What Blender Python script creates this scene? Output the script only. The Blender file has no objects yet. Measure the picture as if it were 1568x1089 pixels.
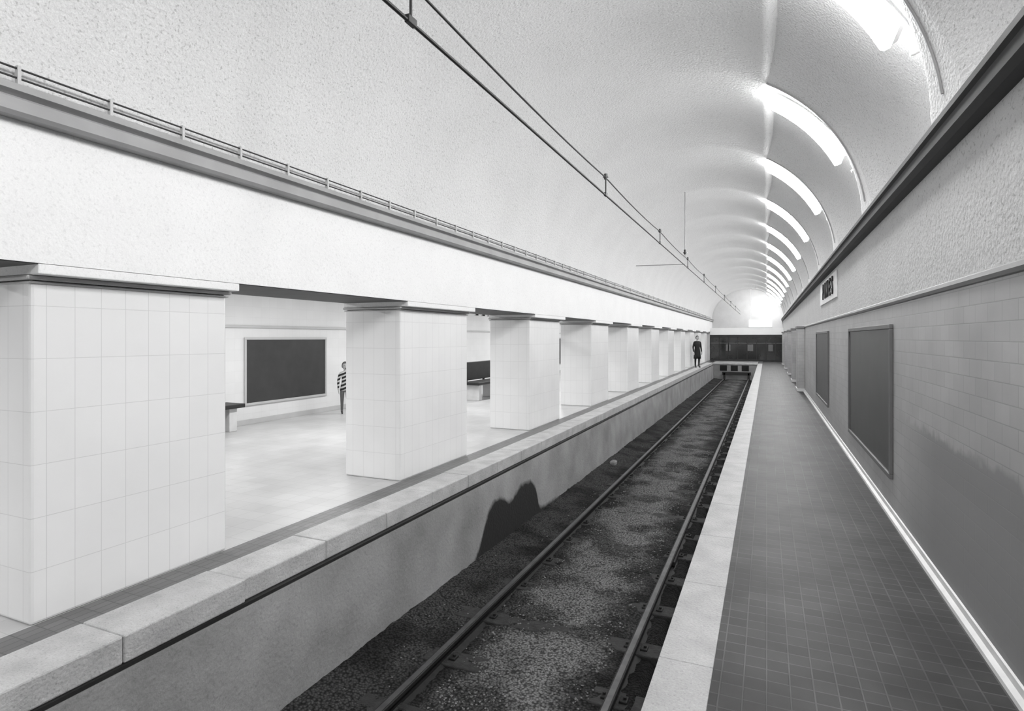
import bpy, bmesh, math, random
from mathutils import Vector, Matrix, noise
random.seed(4)
S = bpy.context.scene
COL = S.collection

# ------------------------------------------------------------ materials
def newmat(name):
    m = bpy.data.materials.new(name); m.use_nodes = True
    nt = m.node_tree
    b = nt.nodes["Principled BSDF"]
    return m, nt, b
def N(nt, t, **kw):
    n = nt.nodes.new(t)
    for k, v in kw.items(): setattr(n, k, v)
    return n
def g(v): return (v, v, v, 1)
def surf(name, v, rough=0.6, var=0.15, nscale=3.0, bump=0.0, bscale=60.0, spec=0.4, metallic=0.0, speck=0.0, speckscale=90, dark_mask=None, grain=0.0, gscale=140):
    m, nt, b = newmat(name); L = nt.links.new
    tc = N(nt, "ShaderNodeTexCoord")
    n1 = N(nt, "ShaderNodeTexNoise"); n1.inputs["Scale"].default_value = nscale; n1.inputs["Detail"].default_value = 4
    L(tc.outputs["Object"], n1.inputs["Vector"])
    r = N(nt, "ShaderNodeValToRGB")
    r.color_ramp.elements[0].position = .3; r.color_ramp.elements[1].position = .7
    r.color_ramp.elements[0].color = g(v*(1-var)); r.color_ramp.elements[1].color = g(min(1, v*(1+var)))
    L(n1.outputs["Fac"], r.inputs["Fac"])
    out = r.outputs["Color"]
    for (amt, sc, lo, hi) in ((speck, speckscale, .3, .42), (grain, gscale, .35, .65)):
        if amt <= 0: continue
        n3 = N(nt, "ShaderNodeTexNoise"); n3.inputs["Scale"].default_value = sc; n3.inputs["Detail"].default_value = 2
        L(tc.outputs["Object"], n3.inputs["Vector"])
        r3 = N(nt, "ShaderNodeValToRGB")
        r3.color_ramp.elements[0].position = lo; r3.color_ramp.elements[1].position = hi
        r3.color_ramp.elements[0].color = g(1-amt); r3.color_ramp.elements[1].color = g(1)
        L(n3.outputs["Fac"], r3.inputs["Fac"])
        mx = N(nt, "ShaderNodeMix", data_type='RGBA', blend_type='MULTIPLY'); mx.inputs[0].default_value = 1
        L(out, mx.inputs[6]); L(r3.outputs["Color"], mx.inputs[7]); out = mx.outputs[2]
    if dark_mask:   # tar / damp stain rising from the wall foot
        ya, yb, za, zb, ptsS, cv = dark_mask
        sp = N(nt, "ShaderNodeSeparateXYZ"); L(tc.outputs["Object"], sp.inputs[0])
        mr = N(nt, "ShaderNodeMapRange"); L(sp.outputs[1], mr.inputs[0]); mr.inputs[1].default_value = ya; mr.inputs[2].default_value = yb
        fc = N(nt, "ShaderNodeFloatCurve"); cvv = fc.mapping.curves[0]
        P = [((y-ya)/(yb-ya), (z-za)/(zb-za)) for y, z in ptsS]
        cvv.points[0].location = P[0]; cvv.points[1].location = P[-1]
        for q in P[1:-1]: cvv.points.new(q[0], q[1])
        fc.mapping.update()
        L(mr.outputs[0], fc.inputs["Value"])
        nz = N(nt, "ShaderNodeTexNoise"); nz.inputs["Scale"].default_value = 9; nz.inputs["Detail"].default_value = 5; L(tc.outputs["Object"], nz.inputs["Vector"])
        t = N(nt, "ShaderNodeMath", operation='MULTIPLY_ADD'); L(fc.outputs[0], t.inputs[0]); t.inputs[1].default_value = zb-za; t.inputs[2].default_value = za-.05
        t2 = N(nt, "ShaderNodeMath", operation='MULTIPLY_ADD'); L(nz.outputs["Fac"], t2.inputs[0]); t2.inputs[1].default_value = .10; L(t.outputs[0], t2.inputs[2])
        df = N(nt, "ShaderNodeMath", operation='SUBTRACT'); L(t2.outputs[0], df.inputs[0]); L(sp.outputs[2], df.inputs[1])
        mk = N(nt, "ShaderNodeMapRange"); L(df.outputs[0], mk.inputs[0]); mk.inputs[1].default_value = -.03; mk.inputs[2].default_value = .035
        m2 = N(nt, "ShaderNodeMix", data_type='RGBA'); L(mk.outputs[0], m2.inputs[0]); L(out, m2.inputs[6]); m2.inputs[7].default_value = g(cv); out = m2.outputs[2]
    L(out, b.inputs["Base Color"])
    b.inputs["Roughness"].default_value = rough
    b.inputs["Specular IOR Level"].default_value = spec
    b.inputs["Metallic"].default_value = metallic
    if bump > 0:
        n2 = N(nt, "ShaderNodeTexNoise"); n2.inputs["Scale"].default_value = bscale; n2.inputs["Detail"].default_value = 2
        L(tc.outputs["Object"], n2.inputs["Vector"])
        bp = N(nt, "ShaderNodeBump"); bp.inputs["Strength"].default_value = bump; bp.inputs["Distance"].default_value = 0.01
        L(n2.outputs["Fac"], bp.inputs["Height"]); L(bp.outputs["Normal"], b.inputs["Normal"])
    return m
def tile(name, v1, v2, grout, w, h, gw=0.006, plane='wall', rough=0.25, offset=0.0, bump=0.3, spec=0.5, dirt=0.15, dark_mask=None, dirtscale=1.5):
    m, nt, b = newmat(name); L = nt.links.new
    tc = N(nt, "ShaderNodeTexCoord"); sp = N(nt, "ShaderNodeSeparateXYZ"); L(tc.outputs["Object"], sp.inputs[0])
    cb = N(nt, "ShaderNodeCombineXYZ")
    if plane == 'wall':
        ad = N(nt, "ShaderNodeMath", operation='ADD'); L(sp.outputs[0], ad.inputs[0]); L(sp.outputs[1], ad.inputs[1])
        L(ad.outputs[0], cb.inputs[0]); L(sp.outputs[2], cb.inputs[1])
    else:
        L(sp.outputs[0], cb.inputs[0]); L(sp.outputs[1], cb.inputs[1])
    br = N(nt, "ShaderNodeTexBrick"); br.offset = offset; br.squash = 1
    L(cb.outputs[0], br.inputs["Vector"])
    br.inputs["Scale"].default_value = 1; br.inputs["Brick Width"].default_value = w; br.inputs["Row Height"].default_value = h
    br.inputs["Mortar Size"].default_value = gw/2; br.inputs["Mortar Smooth"].default_value = 0.2
    br.inputs["Color1"].default_value = g(v1); br.inputs["Color2"].default_value = g(v2); br.inputs["Mortar"].default_value = g(grout)
    n1 = N(nt, "ShaderNodeTexNoise"); n1.inputs["Scale"].default_value = dirtscale; n1.inputs["Detail"].default_value = 7
    L(tc.outputs["Object"], n1.inputs["Vector"])
    r = N(nt, "ShaderNodeValToRGB"); r.color_ramp.elements[0].position = .35; r.color_ramp.elements[1].position = .65
    r.color_ramp.elements[0].color = g(1-dirt); r.color_ramp.elements[1].color = g(1)
    L(n1.outputs["Fac"], r.inputs["Fac"])
    mx = N(nt, "ShaderNodeMix", data_type='RGBA', blend_type='MULTIPLY'); mx.inputs[0].default_value = 1
    L(br.outputs["Color"], mx.inputs[6]); L(r.outputs["Color"], mx.inputs[7])
    out = mx.outputs[2]
    if dark_mask:   # darker lower band with scalloped upper edge, fading out along y
        zl, cv, ymax = dark_mask
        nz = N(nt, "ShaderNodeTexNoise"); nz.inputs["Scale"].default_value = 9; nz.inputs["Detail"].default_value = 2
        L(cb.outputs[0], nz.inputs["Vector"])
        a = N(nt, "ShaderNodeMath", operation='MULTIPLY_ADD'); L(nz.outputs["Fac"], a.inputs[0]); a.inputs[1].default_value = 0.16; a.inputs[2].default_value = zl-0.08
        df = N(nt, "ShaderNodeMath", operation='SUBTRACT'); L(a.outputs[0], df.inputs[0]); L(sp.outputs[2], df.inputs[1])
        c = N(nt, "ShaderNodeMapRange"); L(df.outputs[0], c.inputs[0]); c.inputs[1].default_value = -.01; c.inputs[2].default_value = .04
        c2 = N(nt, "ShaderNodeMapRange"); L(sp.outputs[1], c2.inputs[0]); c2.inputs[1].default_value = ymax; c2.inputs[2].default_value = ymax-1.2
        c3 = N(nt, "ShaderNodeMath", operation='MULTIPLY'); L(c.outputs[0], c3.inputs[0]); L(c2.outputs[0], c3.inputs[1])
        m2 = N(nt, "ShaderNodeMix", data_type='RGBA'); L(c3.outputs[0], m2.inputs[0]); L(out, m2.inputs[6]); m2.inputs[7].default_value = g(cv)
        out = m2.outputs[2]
    L(out, b.inputs["Base Color"])
    b.inputs["Roughness"].default_value = rough; b.inputs["Specular IOR Level"].default_value = spec
    bp = N(nt, "ShaderNodeBump"); bp.inputs["Strength"].default_value = bump; bp.inputs["Distance"].default_value = 0.004; bp.invert = True
    L(br.outputs["Fac"], bp.inputs["Height"]); L(bp.outputs["Normal"], b.inputs["Normal"])
    return m
def emit(name, v, c=(1, 1, 1, 1)):
    m, nt, b = newmat(name)
    b.inputs["Base Color"].default_value = (.9, .9, .9, 1)
    b.inputs["Emission Color"].default_value = c; b.inputs["Emission Strength"].default_value = v
    return m

M_vault = surf("vault_plaster", .68, .75, .03, 1.2, bump=.8, bscale=38, spec=.2, speck=.30, speckscale=60, grain=.14)
M_plaster = surf("white_plaster", .86, .7, .02, 2, bump=.3, bscale=40, spec=.3, speck=.10, speckscale=60, grain=.06)
M_plaster_r = surf("grey_plaster", .66, .7, .05, 2, bump=.7, bscale=34, spec=.3, speck=.35, speckscale=46, grain=.12)
M_tile_w = tile("white_wall_tile", .84, .82, .66, .15, .30, .004, rough=.3, dirt=.05)
M_tile_r = tile("grey_wall_tile", .44, .40, .31, .20, .10, .006, rough=.42, offset=.5, dirt=.18, dark_mask=(.97, .24, 6.0))
M_tile_hall = tile("hall_wall_tile", .76, .74, .68, .2, .2, .004, rough=.35, dirt=.05)
M_floor_r = tile("ribbed_floor_tile", .042, .022, .085, .10, .10, .009, 'floor', rough=.55, bump=.6, dirt=.6, dirtscale=2.0, spec=.3)
M_floor_l = tile("light_floor_tile", .54, .50, .42, .20, .20, .006, 'floor', rough=.38, dirt=.15)
M_floor_strip = tile("dark_strip_tile", .18, .15, .10, .06, .12, .008, 'floor', rough=.5, dirt=.25)
M_stone = surf("edge_stone", .48, .55, .16, 5, bump=.5, bscale=50, speck=.25, speckscale=80, grain=.12)
M_stone_r = surf("worn_edge_stone", .37, .5, .14, 4, bump=.4, bscale=60, speck=.2, speckscale=90, grain=.12)
M_conc = surf("platform_concrete", .26, .8, .22, 1.6, bump=.5, bscale=30, speck=.15, speckscale=40)
STP = [(5.2, -1.25), (5.6, -1.12), (5.9, -1.03), (6.1, -.92), (6.3, -.70), (6.5, -.50), (6.7, -.43), (6.9, -.48), (7.1, -.55), (7.3, -.50), (7.5, -.445),
       (7.75, -.44), (7.95, -.52), (8.08, -.72), (8.2, -.93), (8.6, -.95), (9.0, -.99), (9.5, -1.12), (10, -1.25)]
M_concS = surf("platform_face_concrete", .30, .8, .24, 1.6, bump=.5, bscale=30, speck=.15, speckscale=40, dark_mask=(5.2, 10, -1.25, -.4, STP, .014), grain=.15)
M_black = surf("opening_black", .012, .9, .2, 5)
M_dark = surf("dark_paint", .02, .5, .2, 5)
M_soff = surf("soffit_shade", .08, .6, .1, 5)
M_cornL = surf("grey_cornice", .34, .6, .1, 3)
M_cornR = surf("dark_cornice", .035, .6, .15, 3)  # shade on the right cornice put into its colour; conduit rods share it
M_trim = surf("trim_moulding", .5, .5, .05, 3)
M_trimR = surf("trim_moulding_grey", .20, .5, .1, 3)
M_skirt = surf("white_skirting", .6, .3, .08, 6)
M_poster = surf("blackboard_panel", .040, .4, .15, 4, bump=.1, bscale=200)
M_frame = surf("panel_frame", .5, .5, .05, 3)
M_frameR = surf("panel_frame_grey", .13, .5, .05, 3)
M_rail = surf("rail_steel_rust", .012, .7, .3, 20, metallic=.2)
M_railtop = surf("rail_head_polished", .14, .38, .2, 10, metallic=.9)
M_wood = surf("sleeper_wood", .024, .9, .35, 14, bump=.8, bscale=40)
M_rock = surf("gravel_stone", .14, .9, .5, 6)
M_wire = surf("contact_wire_copper", .012, .5, .1, 5, metallic=.3)
M_ins = surf("insulator_porcelain", .03, .3, .1, 5)
M_pipe = surf("conduit_pipe", .5, .5, .05, 3)
M_white = surf("white_enamel", .85, .3, .02, 3)
M_tube = emit("lamp_diffuser", 57)
M_tube2 = emit("hall_fluorescent_tube", 8)
M_sign = emit("lit_panel", 2.0)
M_glass = surf("dark_glass", .02, .08, .3, 2, spec=.8)
def gravel():
    m, nt, b = newmat("ballast_gravel"); L = nt.links.new
    tc = N(nt, "ShaderNodeTexCoord"); sp = N(nt, "ShaderNodeSeparateXYZ"); L(tc.outputs["Object"], sp.inputs[0])
    n0 = N(nt, "ShaderNodeTexNoise"); n0.inputs["Scale"].default_value = 2.2; n0.inputs["Detail"].default_value = 4; L(tc.outputs["Object"], n0.inputs["Vector"])
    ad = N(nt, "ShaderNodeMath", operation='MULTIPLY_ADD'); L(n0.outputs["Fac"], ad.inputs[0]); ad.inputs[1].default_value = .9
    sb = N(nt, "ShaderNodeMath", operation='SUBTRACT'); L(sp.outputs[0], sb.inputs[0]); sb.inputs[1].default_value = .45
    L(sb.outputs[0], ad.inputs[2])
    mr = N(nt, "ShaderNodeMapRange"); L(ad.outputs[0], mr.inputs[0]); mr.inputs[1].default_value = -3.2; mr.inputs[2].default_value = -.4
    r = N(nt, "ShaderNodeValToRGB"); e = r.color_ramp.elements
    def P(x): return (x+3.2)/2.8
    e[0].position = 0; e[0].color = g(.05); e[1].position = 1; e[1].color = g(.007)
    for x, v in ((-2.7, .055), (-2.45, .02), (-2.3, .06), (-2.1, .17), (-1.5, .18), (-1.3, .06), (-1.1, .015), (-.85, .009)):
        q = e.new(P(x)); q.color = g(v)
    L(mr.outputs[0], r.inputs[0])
    n4 = N(nt, "ShaderNodeTexNoise"); n4.inputs["Scale"].default_value = 1.7; n4.inputs["Detail"].default_value = 5; L(tc.outputs["Object"], n4.inputs["Vector"])
    r4 = N(nt, "ShaderNodeValToRGB"); r4.color_ramp.elements[0].position = .40; r4.color_ramp.elements[0].color = g(.35); r4.color_ramp.elements[1].position = .52; r4.color_ramp.elements[1].color = g(1.0)
    L(n4.outputs["Fac"], r4.inputs[0])
    v = N(nt, "ShaderNodeTexVoronoi"); v.inputs["Scale"].default_value = 48; L(tc.outputs["Object"], v.inputs["Vector"])
    r2 = N(nt, "ShaderNodeValToRGB"); r2.color_ramp.elements[0].color = g(1.5); r2.color_ramp.elements[1].color = g(.2); r2.color_ramp.elements[1].position = .75
    L(v.outputs["Distance"], r2.inputs[0])
    mx = N(nt, "ShaderNodeMix", data_type='RGBA', blend_type='MULTIPLY'); mx.inputs[0].default_value = 1
    L(r.outputs[0], mx.inputs[6]); L(r2.outputs[0], mx.inputs[7])
    mx2 = N(nt, "ShaderNodeMix", data_type='RGBA', blend_type='MULTIPLY'); mx2.inputs[0].default_value = 1
    L(mx.outputs[2], mx2.inputs[6]); L(r4.outputs[0], mx2.inputs[7]); L(mx2.outputs[2], b.inputs["Base Color"])
    bp = N(nt, "ShaderNodeBump"); bp.invert = True; bp.inputs["Strength"].default_value = 1; bp.inputs["Distance"].default_value = .015
    L(v.outputs["Distance"], bp.inputs["Height"]); L(bp.outputs["Normal"], b.inputs["Normal"]); b.inputs["Roughness"].default_value = .95
    b.inputs["Specular IOR Level"].default_value = .2
    return m
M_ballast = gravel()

# ------------------------------------------------------------ mesh builder
class B:
    def __init__(s): s.v = []; s.f = []; s.m = []; s.mats = []; s.sm = []
    def mi(s, m):
        if m not in s.mats: s.mats.append(m)
        return s.mats.index(m)
    def add(s, vs, fs, m, smooth=False):
        o = len(s.v); s.v += [tuple(v) for v in vs]; k = s.mi(m)
        for f in fs: s.f.append([i+o for i in f]); s.m.append(k); s.sm.append(smooth)
        return s
    def box(s, x0, x1, y0, y1, z0, z1, m, c=0.0):
        if x0 > x1: x0, x1 = x1, x0
        if y0 > y1: y0, y1 = y1, y0
        if z0 > z1: z0, z1 = z1, z0
        if c <= 0:
            vs = [(x0,y0,z0),(x1,y0,z0),(x1,y1,z0),(x0,y1,z0),(x0,y0,z1),(x1,y0,z1),(x1,y1,z1),(x0,y1,z1)]
            return s.add(vs, [(0,3,2,1),(4,5,6,7),(0,1,5,4),(1,2,6,5),(2,3,7,6),(3,0,4,7)], m)
        bm = bmesh.new()
        bmesh.ops.create_cube(bm, size=1)
        for v in bm.verts:
            v.co = Vector(((x0+x1)/2+v.co.x*(x1-x0), (y0+y1)/2+v.co.y*(y1-y0), (z0+z1)/2+v.co.z*(z1-z0)))
        bmesh.ops.bevel(bm, geom=bm.edges[:], offset=c, segments=2, affect='EDGES', profile=.5)
        bm.verts.index_update()
        s.add([v.co[:] for v in bm.verts], [[v.index for v in f.verts] for f in bm.faces], m)
        bm.free(); return s
    def tube(s, p0, p1, r, m, n=10, r1=None):
        p0 = Vector(p0); p1 = Vector(p1); r1 = r if r1 is None else r1
        d = (p1-p0).normalized(); a = d.orthogonal().normalized(); b = d.cross(a)
        vs = []
        for p, rr in ((p0, r), (p1, r1)):
            for i in range(n):
                t = 2*math.pi*i/n; vs.append(p+a*math.cos(t)*rr+b*math.sin(t)*rr)
        fs = [(i, (i+1) % n, n+(i+1) % n, n+i) for i in range(n)]
        s.add(vs, fs, m, True); s.add(vs, [tuple(range(n))[::-1], tuple(range(n, 2*n))], m)
        return s
    def path(s, pts, r, m, n=8):
        for a, b in zip(pts[:-1], pts[1:]): s.tube(a, b, r, m, n)
        return s
    def prismY(s, prof, y0, y1, m, smooth=False):
        n = len(prof)
        vs = [(x, y0, z) for x, z in prof]+[(x, y1, z) for x, z in prof]
        fs = [(i, (i+1) % n, n+(i+1) % n, n+i) for i in range(n)]
        s.add(vs, fs, m, smooth); s.add(vs, [tuple(range(n))[::-1], tuple(range(n, 2*n))], m); return s
    def ell(s, c, r, m, n=16, k=10, fn=None):
        vs = []; fs = []
        for j in range(k+1):
            p = math.pi*j/k
            for i in range(n):
                t = 2*math.pi*i/n
                v = Vector((math.sin(p)*math.cos(t), math.sin(p)*math.sin(t), math.cos(p)))
                if fn: v = fn(v)
                vs.append((c[0]+v.x*r[0], c[1]+v.y*r[1], c[2]+v.z*r[2]))
        for j in range(k):
            for i in range(n):
                fs.append((j*n+i, (j+1)*n+i, (j+1)*n+(i+1) % n, j*n+(i+1) % n))
        return s.add(vs, fs, m, True)
    def obj(s, name, parent=None):
        me = bpy.data.meshes.new(name); me.from_pydata(s.v, [], s.f)
        for m in s.mats: me.materials.append(m)
        for p, k, q in zip(me.polygons, s.m, s.sm): p.material_index = k; p.use_smooth = q
        bm = bmesh.new(); bm.from_mesh(me); bmesh.ops.recalc_face_normals(bm, faces=bm.faces[:]); bm.to_mesh(me); bm.free()
        me.update()
        o = bpy.data.objects.new(name, me); COL.objects.link(o)
        if parent: o.parent = parent
        return o

Y0, Y1 = -7.0, 45.0
XR = 1.05; XL = -3.66; XP = -3.78; XPB = -4.55; XH = -8.86
ZC = 2.78; ZV = 2.92; H = 1.62

# ------------------------------------------------------------ floors / platforms
B().box(-.24, XR+.2, Y0, Y1, -.14, 0, M_floor_r).obj("floor_platform_right")
b = B(); y = Y0
while y < 39.55:
    y2 = min(y+1.0, 39.58); b.box(-.50, -.24, y+.001, y2-.001, -.16, .004, M_stone_r, .003); y = y2
b.obj("platform_edge_right")
B().box(-.44, -.25, Y0, 39.58, -1.3, -.165, M_conc).obj("wall_platform_right_face")
B().box(XP, -3.54, Y0, Y1, -.12, 0, M_floor_strip).box(XH-.1, XP, Y0, Y1, -.12, 0, M_floor_l).obj("floor_platform_left")
b = B(); y = 2.83-.8*12
while y < 39.5:
    y2 = min(y+.8, 39.58)
    j = random.uniform(-.004, .004) + (.025 if y < 2.8 else 0)
    b.box(-3.54, -3.20+j, y+.002, y2-.002, -.14, .012+random.uniform(-.003, .003), M_stone, .01); y = y2
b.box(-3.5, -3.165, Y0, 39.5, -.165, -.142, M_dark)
b.obj("platform_edge_left")
b = B()
b.add([(-3.16, Y0, -.165), (-3.16, 39.6, -.165), (-3.10, 39.6, -1.3), (-3.10, Y0, -1.3)], [(0, 1, 2, 3)], M_concS)
b.obj("wall_platform_left_face")

# ------------------------------------------------------------ left arcade
b = B().box(XPB, XL, Y0, Y1, 2.03, ZC+.3, M_plaster)
b.box(XPB+.01, XL-.01, Y0, Y1, 2.024, 2.03, M_soff)  # added dark plate: shade of the lintel underside put into its colour
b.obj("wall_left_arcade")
pill = [(-2.3, -.7), (1.9, 3.19)]+[(5.49+3.9*k, 7.09+3.9*k) for k in range(10)]
for (a, c) in pill:
    c = min(c, 44.4)
    b = B()
    b.box(XPB, XP, a, c, 0, 1.945, M_tile_w, .018)
    b.box(XPB-.01, XP+.012, a-.012, c+.012, 1.925, 1.938, M_trim, .004)
    b.box(XPB-.02, XP+.03, a-.03, c+.03, 1.945, 1.972, M_trim, .012)
    b.box(XPB-.01, XL-.004, a-.02, c+.02, 1.972, 2.03, M_plaster, .006)
    b.obj("tiled_pillar")
b = B()
b.prismY([(XL, ZC), (XL+.07, ZC), (XL+.09, ZC+.02), (XL+.09, ZC+.085), (XL+.07, ZC+.10), (XL+.11, ZC+.12), (XL+.11, ZC+.155), (XL, ZC+.155)], Y0, Y1, M_cornL)
b.obj("trim_cornice_left")
b = B()
for z in (3.035, 2.985): b.tube((XL+.05, Y0, z), (XL+.05, 43, z), .006, M_cornR, 6)
y = -2.0
while y < 40:
    b.box(XL+.035, XL+.062, y-.008, y+.008, 2.93, 3.05, M_pipe); y += .47 if y < 12 else .94
b.obj("conduit_rack")

# ------------------------------------------------------------ hall
B().box(XH-.2, XH, Y0, Y1, 0, 2.7, M_tile_hall).obj("wall_hall")
B().box(XH, XPB, Y0, Y1, 2.62, 2.75, M_plaster).obj("ceiling_hall")
B().box(XH, XH+.03, Y0, Y1, 1.80, 1.85, M_trim, .008).obj("trim_hall")
B().box(XH, XH+.02, Y0, Y1, 0, .10, M_trim, .004).obj("baseboard_hall")
B().box(XH-.2, XPB, Y0-.2, Y0, 0, 2.7, M_plaster).obj("wall_hall_back")
B().box(XH-.2, XPB, Y1, Y1+.2, 0, 2.7, M_plaster).obj("wall_hall_end")

def panel(x, y0, y1, z0, z1, side, fm, name="advertising_panel"):
    b = B(); s = side; x += s*.001
    b.box(x, x+s*.012, y0, y1, z0, z1, M_poster)
    w = .045
    for q in ((y0-w, y1+w, z1, z1+w), (y0-w, y1+w, z0-w, z0), (y0-w, y0, z0, z1), (y1, y1+w, z0, z1)):
        b.box(x, x+s*.03, q[0], q[1], q[2], q[3], fm, .006)
    b.obj(name)
panel(XH, 7.9, 10.0, .40, 1.58, 1, M_frame)
panel(XH, 3.2, 5.3, .40, 1.58, 1, M_frame)
panel(XH, 24, 26.2, .40, 1.58, 1, M_frame)
panel(XR, 6.25, 9.1, .38, 1.70, -1, M_frameR)
panel(XR, 12.15, 14.8, .38, 1.70, -1, M_frameR)

def bench(x0, x1, y0, y1, back=False):
    b = B()
    b.box(x0, x1, y0, y1, .40, .47, M_dark, .012)
    n = 3
    for i in range(n):
        yc = y0+.2+(y1-y0-.4)*i/(n-1)
        b.box(x0+.04, x1-.06, yc-.08, yc+.08, 0, .40, M_skirt, .01)
    if back:
        b.box(x0, x0+.06, y0, y1, .50, .98, M_dark, .015)
        for i in range(n):
            yc = y0+.2+(y1-y0-.4)*i/(n-1)
            b.box(x0+.01, x0+.05, yc-.03, yc+.03, .45, .6, M_dark)
    b.obj("bench")
bench(XH+.04, XH+.50, 4.9, 7.45)
bench(-7.2, -6.7, 13.2, 15.6, True)
b = B().box(-6.02, -5.98, 11.5, 14.5, 2.19, 2.23, M_dark, .005)
for i in range(9):
    yy = 11.7+i*.33
    b.tube((-6, yy, 2.2), (-6, yy, 2.12), .035, M_dark, 8, .05)
for yy in (11.8, 14.2): b.tube((-6, yy, 2.22), (-6, yy, 2.62), .008, M_dark, 6)
b.obj("pendant_lamp_rail")

# ------------------------------------------------------------ right wall
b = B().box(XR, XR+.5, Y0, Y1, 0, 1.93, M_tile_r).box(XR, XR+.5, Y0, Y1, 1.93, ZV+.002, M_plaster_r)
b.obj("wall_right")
B().prismY([(XR, 1.915), (XR-.014, 1.92), (XR-.022, 1.94), (XR-.014, 1.965), (XR, 1.975)], Y0, Y1, M_trimR).obj("trim_right")
B().prismY([(XR, 0), (XR-.045, 0), (XR-.04, .018), (XR-.016, .03), (XR-.010, .06), (XR, .065)], Y0, Y1, M_skirt).obj("baseboard_right")
B().prismY([(XR, ZC), (XR-.07, ZC), (XR-.10, ZC+.03), (XR-.10, ZC+.10), (XR-.12, ZC+.115), (XR-.12, ZC+.15), (XR, ZC+.15)], Y0, Y1, M_cornR).obj("trim_cornice_right")
for yy in (19.5, 23.5, 28, 33, 38):
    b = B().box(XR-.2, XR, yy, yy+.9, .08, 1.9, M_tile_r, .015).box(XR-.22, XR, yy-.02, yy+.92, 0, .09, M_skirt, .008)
    b.box(XR-.23, XR, yy-.03, yy+.93, 1.9, 1.97, M_trimR, .01)
    b.obj("wall_pilaster")
k = 0
for yy in (21, 25, 30, 35):
    k += 1
    b = B().box(XR-.03, XR, yy, yy+1.6, .08, 1.78, M_dark)
    b.box(XR-.05, XR, yy-.08, yy, .08, 1.86, M_frameR, .008).box(XR-.05, XR, yy+1.6, yy+1.68, .08, 1.86, M_frameR, .008)
    b.box(XR-.05, XR, yy-.08, yy+1.68, 1.78, 1.86, M_frameR, .008)
    b.box(XR-.045, XR-.03, yy+.78, yy+.82, .08, 1.78, M_frameR)
    b.tube((XR-.03, yy+.9, .95), (XR-.08, yy+.9, .95), .015, M_railtop, 8)
    b.obj("door_%d" % k)
sg = bpy.data.objects.new("station_name_sign", None); COL.objects.link(sg)
B().box(XR-.02, XR, 10.7, 13.8, 2.28, 2.72, M_white, .006).obj("backing_board", sg)
cu = bpy.data.curves.new("letters", 'FONT'); cu.body = "PINES"; cu.size = .42; cu.extrude = .01; cu.offset = .008; cu.align_x = 'CENTER'; cu.align_y = 'CENTER'; cu.space_character = 2.0
cu.materials.append(M_dark)
lo = bpy.data.objects.new("letters", cu); COL.objects.link(lo); lo.parent = sg
lo.location = (XR-.032, 12.1, 2.50)
lo.rotation_euler = (math.radians(90), 0, math.radians(-90))

# ------------------------------------------------------------ vault
cx, a_, b_ = -1.305, 2.355, 2.15
PER = 3.2; R0 = 4.5
def sst(t): t = max(0, min(1, t)); return t*t*(3-2*t)
pe = math.acos((0.0-cx)/a_)
phis_s = sorted([math.pi*i/80 for i in range(81)]+[.02, .06, .1]+[pe-.003, pe+.003])
ysv = []; y = Y0
while y < Y1+.001: ysv.append(y); y += .04 if y < 16 else .1
def vault(y, p):
    u = ((y-R0)/PER) % 1.0
    if p < pe:
        A = .16+.16*(1-sst(p/.7))
        w = .05+.38*(1-min(1, p/.62))**1.3
        k = 3.2
    else:
        A = .05*(1-sst((p-1.0)/1.3)); w = .07; k = 2.2
    d = min(u, 1-u)*PER
    d = (d-w)/(PER/2-w) if d > w else 0
    bul = A*(1-(1-min(1, d))**k) if d > 0 else 0
    return (cx+(a_+bul)*math.cos(p), y, ZV+(b_+bul)*math.sin(p))
vs = [vault(y, p) for y in ysv for p in phis_s]; n = len(phis_s)
fs = [(j*n+i, j*n+i+1, (j+1)*n+i+1, (j+1)*n+i) for j in range(len(ysv)-1) for i in range(n-1)]
b = B(); b.add(vs, fs, M_vault, True); vo = b.obj("ceiling_vault")
ribs = []
yy = R0-PER*3
while yy < Y1: ribs.append(yy); yy += PER
b = B()
for yy in ribs:
    p0, p1 = .12, pe
    pts = [(cx+(a_-.005)*math.cos(p0+(p1-p0)*i/14), yy, ZV+(b_-.005)*math.sin(p0+(p1-p0)*i/14)) for i in range(15)]
    b.path(pts, .010, M_cornL, 6)
b.obj("lighting_conduit")
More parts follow.
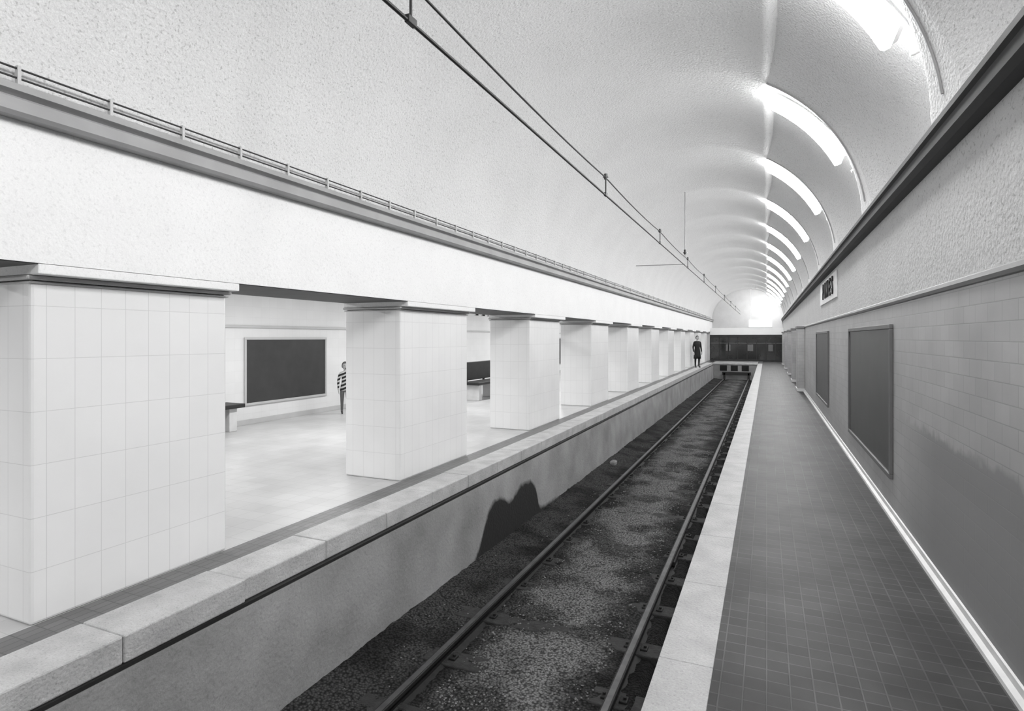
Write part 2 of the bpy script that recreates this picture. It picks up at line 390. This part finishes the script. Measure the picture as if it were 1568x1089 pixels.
# curved luminous troughs following the vault, one per bay
pa, pb = math.acos((.05-cx)/a_), math.acos((.84-cx)/a_)
for yy in ribs:
    if yy+.45 > 44: continue
    lp = bpy.data.objects.new("fluorescent_lamp", None); COL.objects.link(lp)
    NS = 8; prof = [(-.18, .0), (-.175, .045), (-.115, .085), (0, .10), (.115, .085), (.175, .045), (.18, .0)]
    vs = []; vs2 = []
    yl = yy+.50
    for i in range(NS+1):
        p = pa+(pb-pa)*i/NS
        for (dy, dr) in prof:
            r = .02-dr
            vs.append((cx+(a_+r)*math.cos(p), yl+dy, ZV+(b_+r)*math.sin(p)))
        for (dy, r) in ((-.15, .02), (.15, .02), (.12, .06), (-.12, .06)):
            vs2.append((cx+(a_+r)*math.cos(p), yl+dy, ZV+(b_+r)*math.sin(p)))
    m_ = len(prof)
    fs = [(i*m_+j, i*m_+j+1, (i+1)*m_+j+1, (i+1)*m_+j) for i in range(NS) for j in range(m_-1)]
    fs += [tuple(range(m_)), tuple(range(NS*m_, NS*m_+m_))]
    B().add(vs, fs, M_tube).obj("diffuser", lp)
    fs = [(i*4+j, i*4+(j+1) % 4, (i+1)*4+(j+1) % 4, (i+1)*4+j) for i in range(NS) for j in range(4)]
    fs += [(0, 1, 2, 3), tuple(NS*4+j for j in range(4))]
    b = B().add(vs2, fs, M_white)
    for p in (pa+.08, pb-.08):
        c0, s0 = math.cos(p), math.sin(p)
        b.tube((cx+(a_+.04)*c0, yl, ZV+(b_+.04)*s0), (cx+(a_+.28)*c0, yl, ZV+(b_+.28)*s0), .015, M_white, 8)
    b.obj("housing", lp)
for i in range(13):
    yy = -5+3.9*i
    lp = bpy.data.objects.new("hall_fluorescent_lamp", None); COL.objects.link(lp)
    B().tube((-6.7, yy, 2.56), (-6.7, yy+1.5, 2.56), .018, M_tube2, 8).obj("tube", lp)
    B().box(-6.75, -6.65, yy-.05, yy+1.55, 2.58, 2.62, M_white, .008).box(-6.72, -6.68, yy-.04, yy, 2.54, 2.6, M_white).box(-6.72, -6.68, yy+1.5, yy+1.54, 2.54, 2.6, M_white).obj("batten", lp)
    la = bpy.data.lights.new("tube_light", 'AREA'); la.shape = 'RECTANGLE'; la.size = .12; la.size_y = 1.5; la.energy = 70
    lo2 = bpy.data.objects.new("tube_light", la); COL.objects.link(lo2); lo2.location = (-6.7, yy+.75, 2.535); lo2.parent = lp

# ------------------------------------------------------------ tunnel ends
def endwall(name, y, y2):
    prof = [(cx+(a_+.3)*math.cos(math.pi*i/30), ZV+(b_+.3)*math.sin(math.pi*i/30)) for i in range(31)]
    prof += [(XPB, ZV), (XPB, -1.3), (XR+.2, -1.3), (XR+.2, ZV)]
    B().prismY(prof, y, y2, M_plaster_r).obj(name)
endwall("wall_end", Y1, Y1+.2); endwall("wall_back", Y0-.2, Y0)
b = B().box(-3.2, -.5, 39.6, Y1, -1.3, 0, M_conc).box(-3.2, -.5, 39.56, 39.9, -.1, .005, M_stone, .01)
for x in (-2.75, -2.1, -1.45): b.box(x, x+.42, 39.585, 39.6, -.5, -.15, M_black)  # flat black plates: shade inside the openings put into their colour
b.obj("floor_end_platform")
b = B()
b.box(-3.66, XR-.02, 43.0, 43.08, 0, .12, M_dark).box(-3.66, XR-.02, 43.0, 43.08, 1.62, 1.82, M_dark)
b.box(-3.66, XR-.02, 43.04, 43.05, .12, 1.66, M_glass)
x = -3.66
while x < XR: b.box(x, x+.05, 43.0, 43.09, .1, 1.7, M_dark); x += .6
b.box(-3.66, XR-.02, 43.0, 43.09, 1.22, 1.26, M_frameR)
for x, w in ((-2.6, .3), (-1.2, .35), (.1, .28)): b.box(x, x+w, 43.0, 43.03, .7, 1.15, M_frameR)
b.box(-3.66, XR-.02, 43.0, 43.3, 1.82, 2.30, M_plaster)
b.obj("glazed_screen")
b = B().box(-1.1, .3, 42.9, 43.0, 2.36, 2.82, M_sign).box(-1.14, .34, 42.92, 43.02, 2.33, 2.85, M_white, .005)
b.box(-1.0, -.97, 42.93, 42.97, 2.8, 5.0, M_white).box(.17, .2, 42.93, 42.97, 2.8, 4.75, M_white); b.obj("illuminated_sign")

# ------------------------------------------------------------ track
def gz(x, y):
    z = -1.055+.022*noise.noise(Vector((x*2, y*1.5, 0)))+.018*noise.noise(Vector((x*9, y*9, 3)))
    if x < -2.75: z += (-2.75-x)*.20
    if x > -.85: z -= .06
    for xr in (-2.47, -1.035):
        q = abs(x-xr)
        if q < .2: z -= .03*(1-q/.2)
    return z
xs = [-3.15+.05*i for i in range(55)]; ysb = [Y0+.3*i for i in range(24)]+[.2+.06*i for i in range(250)]+[15.2+.2*i for i in range(123)]
vs = [(x, y, gz(x, y)) for y in ysb for x in xs]; n = len(xs)
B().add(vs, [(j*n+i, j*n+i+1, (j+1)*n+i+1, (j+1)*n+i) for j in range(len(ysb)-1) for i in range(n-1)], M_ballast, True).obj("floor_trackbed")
b = B()
for i in range(9000):
    y = .5+14*random.random()**1.5; x = random.uniform(-2.35, -1.2) if i % 3 else random.uniform(-3.0, -1.2)
    r = random.uniform(.005, .013); z = gz(x, y)+r*.3
    rot = random.uniform(0, 6.28)
    vv = []
    for (ax, ay, az) in ((1,0,0),(0,1,0),(-1,0,0),(0,-1,0),(0,0,1),(0,0,-1)):
        s_ = r*random.uniform(.6, 1.3)
        X = ax*math.cos(rot)-ay*math.sin(rot); Yv = ax*math.sin(rot)+ay*math.cos(rot)
        vv.append((x+X*s_, y+Yv*s_, z+az*s_*.7))
    b.add(vv, [(0,1,4),(1,2,4),(2,3,4),(3,0,4),(1,0,5),(2,1,5),(3,2,5),(0,3,5)], M_rock if x > -2.3 else M_frameR if i % 7 == 0 else M_wood)
b.obj("ballast_stones")
b = B(); y = -1.2
while y < 39.2:
    t = random.uniform(-.010, .002)
    b.box(-2.80+random.uniform(-.03, .03), -.62+random.uniform(-.03, .03), y-.11, y+.11, -1.2, -1.058+t, M_wood, .012)
    y += .78
b.obj("railway_sleepers")
def railprof(x):
    return [(x-.065, -1.10), (x+.065, -1.10), (x+.065, -1.088), (x+.012, -1.068), (x+.012, -1.012), (x+.034, -1.0), (x+.034, -.974), (x+.028, -.97),
            (x-.028, -.97), (x-.034, -.974), (x-.034, -1.0), (x-.012, -1.012), (x-.012, -1.068), (x-.065, -1.088)]
for x in (-2.47, -1.035):
    b = B().prismY(railprof(x), Y0, 39.15, M_rail)
    b.box(x-.022, x+.022, Y0, 39.15, -.972, -.9685, M_railtop)
    y = -1.2
    while y < 25:
        for s in (-1, 1):
            b.box(x+s*.04, x+s*.10, y-.04, y+.04, -1.08, -1.045, M_rail, .006)
            b.tube((x+s*.078, y, -1.05), (x+s*.078, y, -1.028), .013, M_rail, 6)
        y += .78
    if x > -2:
        b.box(x-.05, x+.05, 7.0, 7.5, -1.06, -1.01, M_rail, .006)
    b.obj("rail")
B().box(-3.0, -2.88, 11.9, 12.10, -1.06, -.96, M_conc, .02).box(-2.97, -2.90, 11.96, 12.05, -.97, -.945, M_conc, .01).obj("concrete_block")
b = B().box(-2.6, -.9, 39.2, 39.35, -.75, -.55, M_dark, .01)
for x in (-2.47, -1.035): b.box(x-.06, x+.06, 39.2, 39.35, -1.1, -.6, M_dark, .01)
b.obj("buffer_stop")

# ------------------------------------------------------------ overhead line
XW = -1.75
b = B()
zc, zm = 3.31, 3.52
hang = [2.64, 6.77, 10.6, 14.6, 18.6, 23, 28, 33, 38]
b.tube((XW, Y0, zc), (XW, 44.9, zc), .011, M_wire, 8)
prev = -1.5; pts = [(XW, Y0, zm)]
for h in [prev]+hang:
    if pts[-1][1] < h-.1:
        y0_, y1_ = pts[-1][1], h
        for i in range(1, 7):
            t = i/6; pts.append((XW, y0_+(y1_-y0_)*t, zm-.03*4*t*(1-t)))
pts.append((XW, 44.9, zm))
b.path(pts, .008, M_wire, 6)
for h in hang:
    b.tube((XW, h, zc), (XW, h, zm+.02), .008, M_wire, 6)
    b.box(XW-.015, XW+.015, h-.04, h+.04, zc-.012, zc+.03, M_wire, .004)
    b.tube((XW, h, zm-.02), (XW, h, zm+.045), .022, M_ins, 10)
    b.tube((XW, h, zm+.0), (XW, h, zm+.015), .032, M_ins, 10)
for h in (2.64, 14.1):
    top = ZV+b_*math.sin(math.acos((XW-cx)/a_))
    b.tube((XW, h, zm), (XW, h, top+.03), .012, M_cornL if h > 5 else M_wire, 8)
    b.tube((XW, h, zm+.05), (XW, h, zm+.16), .03, M_ins, 10)
    b.tube((XW, h, zm+.08), (XW, h, zm+.10), .045, M_ins, 10)
b.tube((XW, 14.1, zc+.03), (-2.9, 14.1, zc+.05), .010, M_cornL, 6)
b.obj("overhead_contact_line")

# ------------------------------------------------------------ people
def skin_mesh(verts, edges, radii, sub=2):
    me = bpy.data.meshes.new("t"); me.from_pydata(verts, edges, []); o = bpy.data.objects.new("t", me); COL.objects.link(o)
    sk = o.modifiers.new("Skin", 'SKIN')
    for i, r in enumerate(radii):
        d = me.skin_vertices[0].data[i]; d.radius = r if isinstance(r, tuple) else (r, r); d.use_root = (i == 0)
    ss = o.modifiers.new("S", 'SUBSURF'); ss.levels = sub; ss.render_levels = sub
    dg = bpy.context.evaluated_depsgraph_get(); ev = o.evaluated_get(dg); m2 = ev.to_mesh()
    vs = [v.co.copy() for v in m2.vertices]; fs = [tuple(p.vertices) for p in m2.polygons]
    ev.to_mesh_clear(); bpy.data.objects.remove(o)
    return vs, fs
M_skin = surf("skin", .45, .5, .05, 3)
M_hair = surf("hair", .03, .6, .3, 20)
M_hairl = surf("hair_brown", .10, .6, .3, 20)
M_coat = surf("dark_coat", .012, .8, .2, 5)
M_trous = surf("dark_trousers", .02, .8, .2, 5)
M_trousl = surf("grey_trousers", .12, .8, .2, 5)
M_shoe = surf("shoe_leather", .02, .4, .1, 5)
def stripe():
    m, nt, b = newmat("striped_jersey"); tc = N(nt, "ShaderNodeTexCoord")
    mp = N(nt, "ShaderNodeMapping"); mp.inputs["Rotation"].default_value = (0, math.radians(22), 0)
    w = N(nt, "ShaderNodeTexWave", wave_type='BANDS', bands_direction='Z'); w.inputs["Scale"].default_value = 4.6
    r = N(nt, "ShaderNodeValToRGB"); r.color_ramp.interpolation = 'CONSTANT'; r.color_ramp.elements[0].color = g(.015); r.color_ramp.elements[1].color = g(.55); r.color_ramp.elements[1].position = .58
    nt.links.new(tc.outputs["Object"], mp.inputs[0]); nt.links.new(mp.outputs[0], w.inputs["Vector"]); nt.links.new(w.outputs["Fac"], r.inputs[0]); nt.links.new(r.outputs[0], b.inputs["Base Color"])
    b.inputs["Roughness"].default_value = .8; return m
M_stripe = stripe()
def person(name, loc, h, rz, top, legs, shoes, hair, hem=.50, coat=False, child=False):
    hs = 1.22 if child else 1.0
    V = [(0,0,.53),(0,.002,.62),(0,0,.73),(0,.005,.80),(0,.003,.845),(0,-.004,.872)]
    R = [(.078,.06),(.066,.052),(.085,.06),(.07,.048),(.030,.030),(.027,.030)]
    E = [(0,1),(1,2),(2,3),(3,4),(4,5)]
    for s in (-1, 1):
        o = len(V)
        V += [(s*.095,.0,.80),(s*.128,.012,.64),(s*.132,-.03,.50),(s*.131,-.045,.465)]
        R += [.036,.027,.019,(.014,.022)]
        E += [(3,o),(o,o+1),(o+1,o+2),(o+2,o+3)]
        o = len(V)
        V += [(s*.05,0,.48),(s*.055,-.012 if s > 0 else .01,.275),(s*.058,.012,.055),(s*.062,-.03,.022),(s*.066,-.085,.018)]
        R += [.054,.036,.023,(.024,.02),(.022,.014)]
        E += [(0,o),(o,o+1),(o+1,o+2),(o+2,o+3),(o+3,o+4)]
    vs, fs = skin_mesh(V, E, R)
    b = B()
    def matfor(c):
        if c.z < .05: return shoes
        if abs(c.x) > .095 and c.z < .50: return M_skin
        if c.z > .835: return M_skin
        if c.z < hem and abs(c.x) < .115: return legs
        return top
    gr = {}
    for f in fs:
        c = sum((vs[i] for i in f), Vector())/len(f); gr.setdefault(matfor(c).name, (matfor(c), []))[1].append(f)
    for m, ff in gr.values(): b.add(vs, ff, m, True)
    for s in (-1, 1):
        px, py, pz = s*.131, -.047, .452
        b.ell((px, py, pz), (.010, .021, .026), M_skin, 10, 8)
        for k, ln in enumerate((.036, .042, .039, .031)):
            yo = py-.015+.010*k
            b.path([(px, yo, pz-.018), (px-s*.003, yo-.002, pz-.018-ln*.5), (px-s*.010, yo-.003, pz-.018-ln)], .0048, M_skin, 6)
        b.path([(px, py-.017, pz+.008), (px-s*.004, py-.030, pz-.006), (px-s*.006, py-.032, pz-.022)], .0055, M_skin, 6)
    zc_ = .872+.058*hs; rx, ry, rz_ = .046*hs, .056*hs, .066*hs
    def hf(v):
        v = v.copy()
        if v.z < 0: v.x *= 1-.28*(-v.z); v.y *= 1-.12*(-v.z)
        return v
    b.ell((0, -.006, zc_), (rx, ry, rz_), M_skin, 20, 14, hf)
    b.ell((0, -.006-ry*.98, zc_-.010*hs), (.007*hs, .011*hs, .015*hs), M_skin, 8, 6)
    for s in (-1, 1):
        b.ell((s*rx*.98, 0, zc_-.004), (.005*hs, .011*hs, .017*hs), M_skin, 8, 6)
        b.ell((s*.018*hs, -.006-ry*.90, zc_+.003), (.008*hs, .006, .005*hs), M_white, 8, 6)
        b.ell((s*.018*hs, -.006-ry*.98, zc_+.003), (.0035*hs, .003, .0035*hs), M_hair, 6, 5)
        b.ell((s*.018*hs, -.006-ry*.92, zc_+.014*hs), (.011*hs, .004, .0025*hs), M_hair, 8, 5)
    b.ell((0, -.006-ry*.86, zc_-.034*hs), (.014*hs, .005, .0035*hs), M_coat, 8, 5)
    def hairf(v):
        v = v.copy()
        if v.y < -.25 and v.z < .55: v.y = -.25
        if v.z < -.45: v.z = -.45
        return v
    b.ell((0, .0, zc_+.008*hs), (rx*1.13, ry*1.12, rz_*1.1), hair, 20, 14, hairf)
    if coat:
        rings = [(.80, .10, .055), (.72, .095, .07), (.62, .082, .062), (.50, .10, .075), (.38, .112, .085), (.28, .12, .092)]
    else:
        rings = [(.60, .078, .062), (.53, .088, .068), (.46, .098, .075)] if hem > .4 else []
    if rings:
        n = 24; vv = []; ff = []
        for (z, a, c) in rings:
            for i in range(n):
                t = 2*math.pi*i/n; w = 1+.03*math.sin(6*t)*(rings[0][0]-z)*3
                vv.append((a*w*math.cos(t), c*w*math.sin(t), z))
        for j in range(len(rings)-1):
            for i in range(n): ff.append((j*n+i, (j+1)*n+i, (j+1)*n+(i+1) % n, j*n+(i+1) % n))
        ff.append(tuple(range(n))); ff.append(tuple(range((len(rings)-1)*n, len(rings)*n)))
        b.add(vv, ff, top, True)
    o = b.obj(name); o.location = loc; o.scale = (h, h, h); o.rotation_euler = (0, 0, rz)
    return o
person("standing_man", (-3.42, 32.6, 0.017), 1.70, math.radians(30), M_coat, M_trous, M_shoe, M_hair, coat=True)
person("standing_child", (-8.26, 9.95, 0), 1.07, math.radians(50), M_stripe, M_trousl, M_shoe, M_hairl, hem=.47, child=True)

# ------------------------------------------------------------ world + camera
w = bpy.data.worlds.new("world"); S.world = w; w.use_nodes = True
w.node_tree.nodes["Background"].inputs[0].default_value = (.5, .5, .5, 1); w.node_tree.nodes["Background"].inputs[1].default_value = .3
cam = bpy.data.cameras.new("camera"); co = bpy.data.objects.new("camera", cam); COL.objects.link(co)
cam.sensor_width = 36; cam.lens = 36*890/1568; cam.shift_y = -27.3/1568; cam.clip_start = .05; cam.clip_end = 200
co.location = (0, 0, H); co.rotation_euler = (math.radians(90), 0, math.atan(390/890))
S.camera = co
S.view_settings.view_transform = 'Standard'
